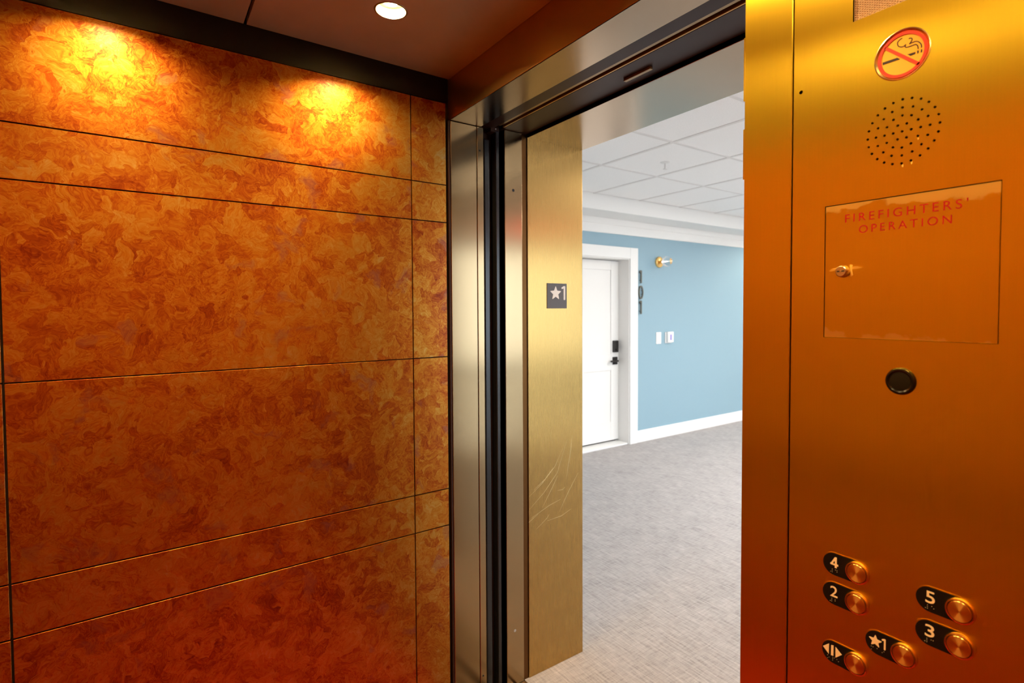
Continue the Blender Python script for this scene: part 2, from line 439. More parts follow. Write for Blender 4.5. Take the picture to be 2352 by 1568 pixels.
# ------------------------------------------------------------------ car shell: walls with separate copper panels
ROWS = [(0.10, 0.714), (0.718, 0.8475), (0.8515, 1.3268), (1.3302, 1.8058), (1.8092, 1.9388), (1.9422, 2.228)]
def panel_wall(name, cols, place, backing):
    w = empty(name, backing['base'], kind='structure')
    bm = bm_box(bmesh.new(), *backing['box']); obj('wall_backing', bm, M['backing'], w)
    fr = bm_box(bmesh.new(), *backing['frieze']); obj('frieze', fr, M['frieze'], w)
    for (a, b_) in cols:
        for (z0, z1) in ROWS:
            obj('panel', bm_box(bmesh.new(), *place(a, b_), z0, z1, 0.0005), M['copper'], w)
    return w
LCOLS = [(YB + 0.004, -0.2835), (-0.2785, 0.7362), (0.7398, 0.868)]
panel_wall('wall_left', LCOLS, lambda a, b_: (XL - 0.012, XL, a, b_),
           dict(base=(XL - 0.03, 0.23, 0), box=(XL - 0.05, XL - 0.012, YB - 0.05, 0.872, 0, 2.232), frieze=(XL - 0.05, XL - 0.006, YB, 0.880, 2.232, ZC + 0.0545)))
panel_wall('wall_right', LCOLS, lambda a, b_: (XR, XR + 0.012, a, b_),
           dict(base=(XR + 0.03, 0.23, 0), box=(XR + 0.012, XR + 0.05, YB - 0.05, 0.872, 0, 2.232), frieze=(XR + 0.006, XR + 0.05, YB, 0.880, 2.232, ZC + 0.0545)))
BC = [(XL + 0.004, XL + 0.1265), (XL + 0.1315, XL + 1.0125), (XL + 1.0175, XR - 0.1315), (XR - 0.1265, XR - 0.004)]
panel_wall('wall_back', BC, lambda a, b_: (a, b_, YB - 0.012, YB),
           dict(base=((XL + XR) / 2, YB - 0.03, 0), box=(XL - 0.012, XR + 0.012, YB - 0.05, YB - 0.012, 0, 2.232), frieze=(XL, XR, YB - 0.05, YB - 0.006, 2.232, ZC + 0.0545)))
# unseen rail added on the back wall, made deep to shade it below
rl = empty('handrail', ((XL + XR) / 2, YB, 0.80), 'unseen dark bronze rail along the rear elevator wall, made deep to shade it below', 'handrail')
box('rail_bar', XL + 0.05, XR - 0.10, YB + 0.030, YB + 0.095, 0.83, 0.875, M['bronze'], rl, 0.012, 3)
for x in (XL + 0.35, (XL + XR) / 2, XR - 0.35): box('rail_bracket', x - 0.02, x + 0.02, YB + 0.0005, YB + 0.034, 0.80, 0.86, M['bronze'], rl, 0.003)
# car ceiling: two copper-brown panels and a seam
ce = empty('ceiling_elevator', ((XL + XR) / 2, 0.24, ZC), kind='structure')
box('ceiling_backing', XL - 0.05, XR + 0.05, YB - 0.05, 1.0, ZC + 0.055, ZC + 0.075, M['black'], ce)
LAMPS = [(x, y) for y in (0.555, -0.085) for x in (-1.445, -0.735, -0.025)]
LR = 0.041
def ceil_panel(y0, y1):
    # panel with round openings for the downlights
    bm = bm_box(bmesh.new(), XL - 0.004, XR + 0.004, y0, y1, ZC, ZC + 0.02)
    cut = bmesh.new()
    for (x, y) in LAMPS:
        if y0 < y < y1: prism(cut, circle_pts(x, y, LR, 40), lambda u, v, w: Vector((u, v, w)), ZC - 0.05, ZC + 0.05)
    return bm, cut
def boolean(bm, cut):
    a = bpy.data.meshes.new('a'); bmesh.ops.recalc_face_normals(bm, faces=bm.faces); bm.to_mesh(a); bm.free()
    c = bpy.data.meshes.new('c'); bmesh.ops.recalc_face_normals(cut, faces=cut.faces); cut.to_mesh(c); cut.free()
    oa = bpy.data.objects.new('a', a); oc = bpy.data.objects.new('c', c); COL.objects.link(oa); COL.objects.link(oc)
    md = oa.modifiers.new('b', 'BOOLEAN'); md.operation = 'DIFFERENCE'; md.object = oc; md.solver = 'EXACT'
    dg = bpy.context.evaluated_depsgraph_get()
    me = bpy.data.meshes.new_from_object(oa.evaluated_get(dg))
    bpy.data.objects.remove(oa); bpy.data.objects.remove(oc); bpy.data.meshes.remove(a); bpy.data.meshes.remove(c)
    r = bmesh.new(); r.from_mesh(me); bpy.data.meshes.remove(me)
    return r
for y0, y1 in ((YB, 0.2365), (0.2445, YF - 0.001)):
    obj('ceiling_panel', boolean(*ceil_panel(y0, y1)), M['ceil'], ce)
# car floor: red carpet, whose glow shows in the lower panels
fl = empty('floor_elevator', ((XL + XR) / 2, 0.24, 0), kind='structure')
box('carpet', XL - 0.012, XR + 0.012, YB - 0.012, 0.8895, -0.05, 0.0, M['stone'], fl)

# ------------------------------------------------------------------ car front: transom, strike column, return stile
wf = empty('wall_front', (XO, 0.95, 0), kind='structure')
box('transom', XL - 0.025, XR + 0.05, YF, 1.009, ZO + 0.002, ZC + 0.0545, M['bronze_face'], wf, 0.001)
box('transom_soffit', XL, XR, YF + 0.001, 1.009, ZO, ZO + 0.0018, M['brass_soffit'], wf)
box('corner_recess', XL - 0.06, XL - 0.014, 0.868, 0.888, 0, ZC, M['black'], wf)
box('corner_edge', XL - 0.012, XL - 0.0015, 0.8795, 0.8865, 0, ZO - 0.001, M['bronze'], wf, 0.001)
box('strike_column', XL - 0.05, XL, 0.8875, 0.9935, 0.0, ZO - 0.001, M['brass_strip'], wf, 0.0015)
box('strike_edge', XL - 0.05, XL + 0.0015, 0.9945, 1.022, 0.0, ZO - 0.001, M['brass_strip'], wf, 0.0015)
for px, py in ((1105, 1553), (1102, 346)):
    p = onX(px, py, XL); bm = lathe(bmesh.new(), [(0.0, 0.0022), (0.0032, 0.0022), (0.0040, 0.0012)], JAMB, 16, 1.006, p.z); obj('screw_hole', bm, M['black'], wf)
box('return_stile', XO, -0.4885, YF, 1.009, 0.0, ZO - 0.001, M['brass_front'], wf, 0.0022, 3)
box('return_panel', 0.106, XR, YF, 1.009, 0.0, ZO - 0.001, M['brass_front'], wf, 0.0015)
# little brass hinge leaves on the edge of the return
for (py0, py1) in ((92, 236), (300, 414)):
    a = onY(1703.5, py0, YF + 0.006); b_ = onY(1703.5, py1, YF + 0.006)
    box('hinge_leaf', XO - 0.0042, XO - 0.0002, YF + 0.003, YF + 0.012, b_.z, a.z, M['brass_front'], wf, 0.0008)

# door track and light curtain between car and landing
tr = empty('trim_1', (XL, 1.11, 0), kind='structure')
box('track_housing', XL - 0.05, XR, 1.0095, 1.075, ZO + 0.012, ZO + 0.12, M['bronze'], tr, 0.001)
box('hanger_rail', XL + 0.012, XR, 1.076, 1.092, ZO + 0.016, ZO + 0.024, M['sill'], tr, 0.002)
box('rail_lip', XL + 0.012, XR, 1.100, 1.106, ZO + 0.012, ZO + 0.024, M['bronze_face'], tr, 0.001)
box('track_cover', XL - 0.05, XR, 1.107, 1.2185, ZO + 0.012, ZO + 0.12, M['bronze'], tr, 0.001)
box('track_top', XL - 0.05, XR, 1.0, 1.22, ZO + 0.12, ZO + 0.13, M['black'], tr)
a = onZ(1435, 185, ZO + 0.008); b_ = onZ(1495, 155, ZO + 0.008)
box('door_contact', a.x, b_.x, a.y - 0.006, a.y + 0.006, ZO + 0.004, ZO + 0.012, M['sill'], tr, 0.001)
box('gap_back', XL - 0.12, XL - 0.11, 1.02, 1.125, 0, ZO + 0.12, M['black'], tr)
box('light_curtain', XL - 0.05, XL - 0.022, 1.036, 1.064, 0.02, ZO - 0.03, M['rubber'], tr, 0.006, 4)
box('curtain_channel', XL - 0.075, XL - 0.052, 1.026, 1.098, 0.0, ZO + 0.03, M['bronze'], tr, 0.001)
box('bumper_strip', XL - 0.05, XL - 0.012, 1.083, 1.100, 0.0, ZO + 0.005, M['rubber'], tr, 0.003, 2)
for px, py in ((1147, 275), (1138, 296)):
    p = onX(px, py, XL - 0.012); bm = lathe(bmesh.new(), [(0.0, 0.002), (0.0026, 0.0018), (0.0034, 0.0)], lambda u, v, w: Vector((XL - 0.012 + w, u, v)), 12, p.y, p.z)
    obj('screw', bm, M['steel'], tr)
box('track_bracket', XL - 0.05, XL - 0.0125, 1.062, 1.10, ZO - 0.002, ZO + 0.07, M['bronze'], tr, 0.001)

# dark hoistway round the gap between car and landing
hw = empty('wall_hoistway', (XL - 0.2, 1.05, 0), kind='structure')
box('shaft_side', XL - 0.24, XL - 0.21, 0.70, 1.249, -0.3, 2.75, M['black'], hw)
box('shaft_side', XR + 0.21, XR + 0.24, 0.70, 1.249, -0.3, 2.75, M['black'], hw)
box('shaft_cover', XL - 0.21, XR + 0.21, 0.70, 1.249, 2.72, 2.75, M['black'], hw)
box('shaft_back', XL - 0.21, XL - 0.0505, 0.70, 0.72, -0.3, 2.72, M['black'], hw)
box('shaft_back', XR + 0.0505, XR + 0.21, 0.70, 0.72, -0.3, 2.72, M['black'], hw)
box('shaft_back', XL - 0.0505, XR + 0.0505, 0.70, 0.72, ZC + 0.0755, 2.72, M['black'], hw)
box('shaft_floor', XL - 0.21, XR + 0.21, 0.73, 1.199, -0.3, -0.27, M['black'], hw)

# landing entrance frame
en = empty('trim_2', (XL, 1.36, 0), kind='structure')
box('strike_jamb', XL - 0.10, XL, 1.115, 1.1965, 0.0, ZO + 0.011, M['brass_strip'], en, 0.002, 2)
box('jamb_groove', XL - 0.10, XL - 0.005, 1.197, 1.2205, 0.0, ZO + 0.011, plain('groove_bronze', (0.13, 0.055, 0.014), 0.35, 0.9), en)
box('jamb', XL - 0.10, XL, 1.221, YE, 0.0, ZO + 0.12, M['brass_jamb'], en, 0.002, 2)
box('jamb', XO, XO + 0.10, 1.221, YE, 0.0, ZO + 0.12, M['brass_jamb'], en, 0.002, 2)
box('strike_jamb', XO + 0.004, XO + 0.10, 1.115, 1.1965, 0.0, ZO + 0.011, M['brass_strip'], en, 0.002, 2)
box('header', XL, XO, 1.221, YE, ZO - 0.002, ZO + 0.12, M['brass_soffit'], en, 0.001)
for px, py in ((1179, 437), (1183, 1448)):
    p = onX(px, py, XL); bm = lathe(bmesh.new(), [(0.0, 0.0006), (0.0050, 0.0006), (0.0056, 0.0)], JAMB, 18, p.y, p.z)
    obj('screw_hole', bm, M['black'] if py < 900 else M['steel'], en)
# scratches low on the jamb
bm = bmesh.new(); rs = random.Random(3)
def jpx(px, py): p = onX(px, py, XL); return (p.y, p.z)
SCR = [((1216, 1140), (1245, 1110), (1275, 1070), (1292, 1030)), ((1216, 1170), (1250, 1130), (1280, 1085), (1302, 1010)), ((1220, 1190), (1262, 1160), (1288, 1146)),
       ((1256, 1196), (1290, 1184), (1312, 1168)), ((1284, 1176), (1305, 1130), (1328, 1085)), ((1232, 1215), (1256, 1190), (1262, 1180)), ((1246, 1165), (1268, 1120), (1281, 1092)),
       ((1280, 1126), (1292, 1124), (1298, 1118)), ((1214, 1200), (1236, 1180)), ((1300, 1100), (1310, 1040), (1314, 1000)), ((1226, 1125), (1252, 1100), (1270, 1075))]
for s in SCR:
    P = [jpx(*q) for q in s]
    fine = []
    for i in range(len(P) - 1):
        for t in (0, 0.33, 0.66): fine.append((P[i][0] + (P[i + 1][0] - P[i][0]) * t, P[i][1] + (P[i + 1][1] - P[i][1]) * t))
    fine.append(P[-1]); n = len(fine)
    ribbon(bm, fine, [0.0014 * math.sin(math.pi * (i + 0.4) / n) for i in range(n)], JAMB, 0.0, 0.00025)
tag(obj('scratches', bm, M['scratch'], en), kind='stuff')
# sills
sl = empty('trim_3', ((XL + XO) / 2, 1.05, 0), kind='structure')
for (y0, y1) in ((0.892, 0.935), (0.945, 0.985), (0.995, 1.030)): box('sill_rib', XL, XO, y0, y1, -0.012, 0.0, M['sill'], sl, 0.001)
for (y0, y1) in ((1.060, 1.105), (1.115, 1.155), (1.165, 1.200)): box('sill_rib', XL, XO, y0, y1, -0.012, 0.0, M['sill'], sl, 0.001)
box('sill_bed', XL - 0.1, XR, 0.890, 1.2, -0.05, -0.012, M['black'], sl)

# car door and landing door, slid open behind the return
dd = empty('door_2', (XO + 0.4, 1.06, 0), kind='structure')
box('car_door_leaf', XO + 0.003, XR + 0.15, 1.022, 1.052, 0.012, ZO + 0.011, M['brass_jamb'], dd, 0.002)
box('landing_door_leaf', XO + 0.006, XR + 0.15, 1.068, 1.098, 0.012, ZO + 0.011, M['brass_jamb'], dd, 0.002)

# ------------------------------------------------------------------ jamb sign with star and 1
p0 = onX(1256, 650, XL); p1 = onX(1301, 708, XL)
sg = empty('floor_sign', (XL, (p0.y + p1.y) / 2, p1.z), 'dark grey floor marker sign with white star and 1 on brass jamb', 'sign')
box('sign_plate', XL + 0.0003, XL + 0.003, p0.y, p1.y, p1.z, p0.z, M['sign_grey'], sg, 0.0006)
sp = [onX(px, py, XL) for px, py in ((1275, 656), (1275, 688), (1262, 672), (1288, 672))]
cs = onX(1275.2, 673.5, XL); R = (sp[3].y - sp[2].y) / 2 / math.cos(math.radians(18)) * 0.98
o = obj('star', prism(bmesh.new(), star_pts(cs.y, cs.z, R * 1.02, 0.45), JAMB, 0.003, 0.0038), M['white_letter'], sg)
a = onX(1288.4, 689, XL); b_ = onX(1297, 657, XL)
obj('numeral', prism(bmesh.new(), one_pts(a.y, b_.y, a.z, b_.z), JAMB, 0.003, 0.0038), M['white_letter'], sg)
bm = bmesh.new()
for k, (px, py) in enumerate(((1276, 697), (1279, 699.5), (1282, 697), (1276, 699.5), (1273, 697))):
    p = onX(px, py, XL); lathe(bm, [(0.0, 0.0036), (0.0007, 0.0033), (0.0009, 0.003)], JAMB, 8, p.y, p.z)
tag(obj('braille', bm, M['sign_grey'], sg), kind='stuff')

# ------------------------------------------------------------------ control panel
CP0, CP1 = -0.4858, 0.1035
cp = empty('control_panel', ((CP0 + CP1) / 2, YF, 0), 'tall brushed brass elevator control panel with floor buttons and speaker', 'control panel')
plate = bm_box(bmesh.new(), CP0, CP1, YF, YF + 0.004, 0.0, ZO - 0.001, 0.0006)
cut = bmesh.new()
THRU = lambda u, v, w: Vector((u, YF + w, v))
sc = fpx(2072.0, 301.7)                                      # speaker grille: rings of holes
sc = (sc[0], sc[1])
SR = (fpx(2071, 228.5)[1] - fpx(2071, 374.8)[1]) / 2 / 4
holes = [(sc[0], sc[1])]
for k, n in ((1, 6), (2, 12), (3, 16), (4, 24)):
    for i in range(n):
        a = 2 * math.pi * (i + 0.5 * (k == 1)) / n + math.pi / 2; holes.append((sc[0] + SR * k * math.cos(a), sc[1] + SR * k * math.sin(a)))
for (u, v) in holes: prism(cut, circle_pts(u, v, 0.0018, 12), THRU, -0.01, 0.02)
hs = fpx(1840, 212); prism(cut, circle_pts(hs[0], hs[1], 0.0030, 14), THRU, -0.01, 0.02)
d0 = fpx(1896.5, 475.8); d1 = fpx(2291.5, 789.5)
DU0, DU1, DV0, DV1 = d0[0], d1[0], d1[1], d0[1]
prism(cut, [(DU0 - 0.0009, DV0 - 0.0005), (DU1 + 0.0009, DV0 - 0.0005), (DU1 + 0.0009, DV1 + 0.0012), (DU0 - 0.0009, DV1 + 0.0012)], THRU, -0.01, 0.02)
w0 = fpx(1958.8, 51); WU0, WV0, WU1, WV1 = w0[0], w0[1], w0[0] + 0.155, w0[1] + 0.115
prism(cut, [(WU0, WV0), (WU1, WV0), (WU1, WV1), (WU0, WV1)], THRU, -0.01, 0.02)
nL = fpx(2012, 142); nR = fpx(2134.6, 103); nT = fpx(2096, 68.6); nB = fpx(2051, 178)
NC = ((nL[0] + nR[0]) / 2, (nT[1] + nB[1]) / 2); NR = (nR[0] - nL[0] + nT[1] - nB[1]) / 4
prism(cut, circle_pts(NC[0], NC[1], NR + 0.0045, 64), THRU, -0.01, 0.02)
obj('faceplate', boolean(plate, cut), M['brass_front'], cp)
box('backing', CP0 + 0.0005, CP1 - 0.0005, YF + 0.0105, YF + 0.0125, 0.0, ZO - 0.002, M['black'], cp)
# dark hole rims keep the holes readable: a thin black sleeve behind each
bm = bmesh.new()
for (u, v) in holes: lathe(bm, [(0.0019, 0.0), (0.0019, -0.006), (0.0, -0.006)], lambda a, b2, w: Vector((a, YF + 0.0042 - w, b2)), 12, u, v)
tag(obj('speaker_holes', bm, M['black'], cp), kind='stuff')
# worn bright spots round the lower holes
bm = bmesh.new(); rs = random.Random(5)
for i in range(len(holes)):
    u, v = holes[i]
    if v < sc[1] - 0.4 * SR and -2.6 * SR < u - sc[0] < 2.4 * SR and rs.random() < 0.55:
        for q in range(3):
            cu, cv = u + rs.uniform(-0.0016, 0.0016), v + rs.uniform(-0.0042, 0.0030)
            pts = [(cu + rs.uniform(0.0006, 0.0012) * math.cos(t), cv + rs.uniform(0.0010, 0.0032) * math.sin(t)) for t in [2 * math.pi * k / 9 for k in range(9)]]
            if all(math.hypot(p_[0] - u, p_[1] - v) > 0.0018 for p_ in pts): prism(bm, pts, FRONT, 0.0, 0.00012)
tag(obj('worn_spots', bm, M['scuff'], cp), kind='stuff')
# prismatic lens window
lens = obj('lens_window', bm_box(bmesh.new(), WU0 - 0.002, WU1 + 0.002, YF + 0.0052, YF + 0.0072, WV0 - 0.002, WV1 + 0.002), M['prism'], cp)
bm = bmesh.new(); nx, nz = 46, 34
for i in range(nx):
    for j in range(nz):
        u = WU0 + (i + 0.5) * (WU1 - WU0) / nx; v = WV0 + (j + 0.5 + 0.5 * (i % 2)) * (WV1 - WV0) / nz; h = 0.00135
        b4 = [bm.verts.new((u + dx * h, YF + 0.0052, v + dz * h)) for dx, dz in ((-1, -1), (1, -1), (1, 1), (-1, 1))]
        t = bm.verts.new((u, YF + 0.0038, v))
        for k in range(4): bm.faces.new((b4[k], b4[(k + 1) % 4], t))
tag(obj('prisms', bm, M['prism'], lens), kind='stuff')
# no-smoking medallion
md = obj('no_smoking_medallion', lathe(bmesh.new(), [(0.0, -0.0022), (NR + 0.0005, -0.0022), (NR + 0.0005, -0.0045), (0.0, -0.0045)], FRONT, 64, *NC), M['medal'], cp)
tag(md, 'engraved no smoking symbol in a red ring')
obj('bevel_ring', lathe(bmesh.new(), [(NR + 0.0045, 0.0002), (NR + 0.0032, 0.0006), (NR + 0.0004, -0.0020), (NR + 0.0004, -0.0040), (NR + 0.0045, -0.0040)], FRONT, 64, *NC, closed=True), M['bevel'], md, True)
obj('red_ring', lathe(bmesh.new(), [(NR, -0.0022), (NR, -0.0012), (NR * 0.872, -0.0012), (NR * 0.872, -0.0022)], FRONT, 64, *NC, closed=True), M['red'], md)
def npx(zx, zy): return fpx(1980 + zx / 9.8, 40 + zy / 9.8)
a = npx(505, 680); b_ = npx(1275, 1040)
obj('red_bar', ribbon(bmesh.new(), [a, b_], 0.0042, FRONT, -0.0022, -0.0012), M['red'], md)
def curve(pts, n=5):
    P = [Vector(p) for p in pts]; out = []
    for i in range(len(P) - 1):
        p0_ = P[max(i - 1, 0)]; p1_ = P[i]; p2_ = P[i + 1]; p3_ = P[min(i + 2, len(P) - 1)]
        for k in range(n):
            t = k / n
            out.append(tuple(0.5 * (2 * p1_ + (p2_ - p0_) * t + (2 * p0_ - 5 * p1_ + 4 * p2_ - p3_) * t * t + (3 * p1_ - p0_ - 3 * p2_ + p3_) * t ** 3)))
    return out + [tuple(P[-1])]
for pts in ([(890, 455), (840, 490), (795, 540), (785, 590), (805, 635), (850, 655), (905, 650), (950, 620), (972, 596)], [(972, 596), (957, 640), (985, 664), (1100, 630), (1180, 600), (1225, 612), (1245, 645), (1250, 700)],
            [(1040, 470), (1075, 455), (1110, 465), (1105, 505), (1085, 545), (1050, 590)], [(1050, 590), (1110, 560), (1190, 530), (1250, 535), (1300, 570), (1325, 620), (1325, 672)]):
    obj('smoke_line', ribbon(bmesh.new(), curve([npx(*q) for q in pts]), 0.0012, FRONT, -0.0022, -0.0018), M['ink'], md)
for pts in ([(1230, 738), (1263, 732), (1258, 795), (1228, 805)], [(1312, 712), (1345, 705), (1338, 772), (1306, 785)], [(1005, 825), (1188, 765), (1185, 812), (1078, 858)], [(450, 1008), (780, 898), (845, 930), (450, 1068)]):
    obj('cigarette_piece', prism(bmesh.new(), [npx(*q) for q in pts], FRONT, -0.0022, -0.0018), M['ink'], md)
# firefighters' door
ad = box('access_door', DU0, DU1, YF + 0.0004, YF + 0.0050, DV0, DV1, M['brass_door'], cp, 0.0005)
tag(ad, 'small square brass door lettered in red')
FD = lambda u, v, w: Vector((u, YF + 0.0004 - w, v))
for s, (xa, ya), (xb, yb) in (("FIREFIGHTERS'", (1941, 514.5), (2224, 455)), ('OPERATION', (1972.5, 537.5), (2186.5, 493))):
    # base line and cap height from the photograph
    ua = fpx(xa, ya)[0]; ub = fpx(xb, yb)[0]
    if s[0] == 'F': v0, v1 = fpx(1943, 511.5)[1], fpx(1943, 492)[1]
    else: v0, v1 = fpx(1979, 535)[1], fpx(1979, 517)[1]
    obj('lettering', text_fit(s, ua, ub, v0, v1, FD, 0.0, spacing=1.38, extr=0.00025, bold=0.0), M['red_paint'], ad)
lk = fpx(1931, 623, 0.010)
lo = obj('lock', lathe(bmesh.new(), [(0.0, 0.0110), (0.0072, 0.0110), (0.0084, 0.0100), (0.0092, 0.0060), (0.0094, -0.0002), (0.0, -0.0002)], FD, 40, *lk), M['nickel'], ad, True)
bm = bmesh.new()
prism(bm, [(lk[0] - 0.0055, lk[1] - 0.0011), (lk[0] + 0.0055, lk[1] - 0.0006), (lk[0] + 0.0055, lk[1] + 0.0013), (lk[0] - 0.0055, lk[1] + 0.0010)], FD, 0.0105, 0.0113)
obj('keyway', bm, M['black'], lo)
obj('key_pin', lathe(bmesh.new(), [(0.0, 0.0118), (0.0014, 0.0117), (0.0016, 0.0112)], FD, 12, lk[0] - 0.0002, lk[1] + 0.0003), M['nickel'], lo)
bm = bmesh.new()                                              # bright rub marks beside the lock
for (u0, u1, dv, wd) in ((-0.022, -0.009, 0.0028, 0.0011), (-0.020, -0.009, 0.0052, 0.0014), (0.009, 0.026, 0.0044, 0.0009), (0.009, 0.022, 0.0062, 0.0007)):
    ribbon(bm, [(lk[0] + u0, lk[1] + dv - 0.0008), (lk[0] + (u0 + u1) / 2, lk[1] + dv), (lk[0] + u1, lk[1] + dv + 0.0006)], [wd * 0.4, wd, wd * 0.6], FD, 0.0, 0.00012)
prism(bm, [(lk[0] + 0.0088, lk[1] + 0.0105), (lk[0] + 0.0128, lk[1] + 0.0100), (lk[0] + 0.0120, lk[1] + 0.002), (lk[0] + 0.0135, lk[1] - 0.006), (lk[0] + 0.0100, lk[1] - 0.009), (lk[0] + 0.0096, lk[1])], FD, 0.0, 0.00012)
tag(obj('rub_marks', bm, M['scuff'], ad), kind='stuff')
# black round lens
bk = fpx(2067, 875.5, 0.003)
rg = obj('sensor_bezel', lathe(bmesh.new(), [(0.0140, 0.0036), (0.0160, 0.0050), (0.0182, 0.0046), (0.0196, 0.0022), (0.0200, 0.0), (0.0, 0.0), (0.0, 0.0030), (0.0140, 0.0030)], FRONT, 48, *bk), M['lens_dark'], cp, True)
tag(rg, 'round black sensor lens in a glossy bezel')
obj('lens', lathe(bmesh.new(), [(0.0, 0.0042), (0.0080, 0.0040), (0.0137, 0.0032), (0.0137, 0.0028), (0.0, 0.0028)], FRONT, 48, *bk), plain('dark_green_lens', (0.010, 0.007, 0.003), 0.5, spec=0.12), rg, True)
# buttons
BR = 0.0176
def button(sym, u, v, plate_label, dots):
    lu = u - 0.0345
    pts = [(lu + BR * math.cos(t), v + BR * math.sin(t)) for t in [math.pi / 2 + math.pi * k / 20 for k in range(21)]]
    pts += [(u + BR * math.cos(t) * 0.98, v + BR * math.sin(t)) for t in [-math.pi / 2 + math.pi * k / 20 for k in range(21)]]
    pl = obj('button_plate', prism(bmesh.new(), pts, FRONT, 0.0, 0.0016), M['plate_black'], cp); tag(pl, plate_label)
    edge = [(lu + (BR + 0.0006) * math.cos(t), v + (BR + 0.0006) * math.sin(t)) for t in [math.pi / 2 + math.pi * 0.9 * k / 20 for k in range(21)]]
    obj('plate_edge', ribbon(bmesh.new(), [(u, v + BR + 0.0006)] + edge, 0.0011, FRONT, 0.0, 0.0009), M['brass_front'], pl)
    rg_ = obj('button_ring', lathe(bmesh.new(), [(BR, 0.0), (BR, 0.0030), (BR - 0.0010, 0.0046), (BR - 0.0028, 0.0052), (BR - 0.0032, 0.0040), (BR - 0.0032, 0.0)], FRONT, 48, u, v, closed=True), M['button_ring'], cp, True)
    obj('button_face', lathe(bmesh.new(), [(0.0, 0.0058), (BR - 0.0044, 0.0056), (BR - 0.0038, 0.0050), (BR - 0.0038, 0.0004), (0.0, 0.0004)], FRONT, 48, u, v), M['button'], rg_, True)
    nv = v + 0.0035
    if sym == 'open':
        g = lambda zx, zy: fpx(1870 + zx / 9.046, 1430 + zy / 9.046, 0.0018)
        for pts in ([(185, 475), (310, 425), (305, 640)], [(355, 460), (405, 470), (400, 685), (350, 665)], [(445, 500), (575, 665), (445, 720)]):
            obj('open_symbol', prism(bmesh.new(), [g(*q) for q in pts], FRONT, 0.0016, 0.0022), M['cream'], pl)
    elif sym == 'star1':
        c = fpx(1870 + 1270 / 9.046, 1430 + 375 / 9.046, 0.0018)
        obj('star', prism(bmesh.new(), star_pts(c[0], c[1], 0.0098, 0.44), FRONT, 0.0016, 0.0022), M['cream'], pl)
        a_ = fpx(1870 + 1440 / 9.046, 1430 + 545 / 9.046, 0.0018); c2 = fpx(1870 + 1440 / 9.046, 1430 + 335 / 9.046, 0.0018)
        uu = fpx(1870 + 1405 / 9.046, 1430 + 360 / 9.046, 0.0018)[0]; u2 = fpx(1870 + 1487 / 9.046, 1430 + 340 / 9.046, 0.0018)[0]
        obj('numeral', prism(bmesh.new(), one_pts(uu, u2, a_[1] - 0.0008, c2[1] + 0.0004), FRONT, 0.0016, 0.0022), M['cream'], pl)
    elif sym == '4':
        b4 = bmesh.new(); U = lambda a_: lu - 0.0060 + a_ * 0.0120; V = lambda a_: nv - 0.0085 + a_ * 0.0170
        ribbon(b4, [(U(0.70), V(0.0)), (U(0.70), V(1.0))], 0.0029, FRONT, 0.0016, 0.0022)
        ribbon(b4, [(U(0.0), V(0.29)), (U(1.0), V(0.29))], 0.0027, FRONT, 0.0016, 0.00219)
        ribbon(b4, [(U(0.10), V(0.24)), (U(0.66), V(0.96))], 0.0027, FRONT, 0.0016, 0.00218)
        obj('numeral', b4, M['cream'], pl)
    else:
        obj('numeral', text_fit(sym, lu - 0.0056, lu + 0.0056, nv - 0.0085, nv + 0.0085, FRONT, 0.0016, extr=0.0006, bold=0.004), M['cream'], pl)
    bm_ = bmesh.new()
    for (du, dv) in dots: lathe(bm_, [(0.0, 0.0023), (0.0005, 0.0020), (0.0006, 0.0016)], FRONT, 6, lu + du, v + dv)
    tag(obj('braille', bm_, M['braille'], pl), kind='stuff')
def cell(nums, u0):
    P = {1: (0, 0), 2: (0, -1), 3: (0, -2), 4: (1, 0), 5: (1, -1), 6: (1, -2)}
    return [(u0 + P[n][0] * 0.0024, -0.0085 + P[n][1] * 0.0024) for n in nums]
BX = (-0.3745, -0.3095, -0.2440)
BZ = (1.0880, 1.0400, 0.9920, 0.9440)
NS = cell((3, 4, 5, 6), -0.0055)
button('4', BX[0], BZ[0], 'black rounded plate with a cream 4', NS + cell((1, 4, 5), 0.0020))
button('2', BX[0], BZ[1], 'black rounded plate with a cream 2', NS + cell((1, 2), 0.0020))
button('5', BX[2], BZ[0], 'black rounded plate with a cream 5', NS + cell((1, 5), 0.0020))
button('3', BX[2], BZ[1], 'black rounded plate with a cream 3', NS + cell((1, 4), 0.0020))
button('star1', BX[1], BZ[2], 'black rounded plate with a cream star and 1', cell((1, 3, 4), -0.0090) + cell((1,), -0.001) + cell((2, 4), 0.006))
button('open', BX[0], BZ[3], 'black rounded plate with the door open symbol', cell((1, 3, 5), -0.0085) + cell((1, 2, 3, 4), -0.0005) + cell((1, 5), 0.006))

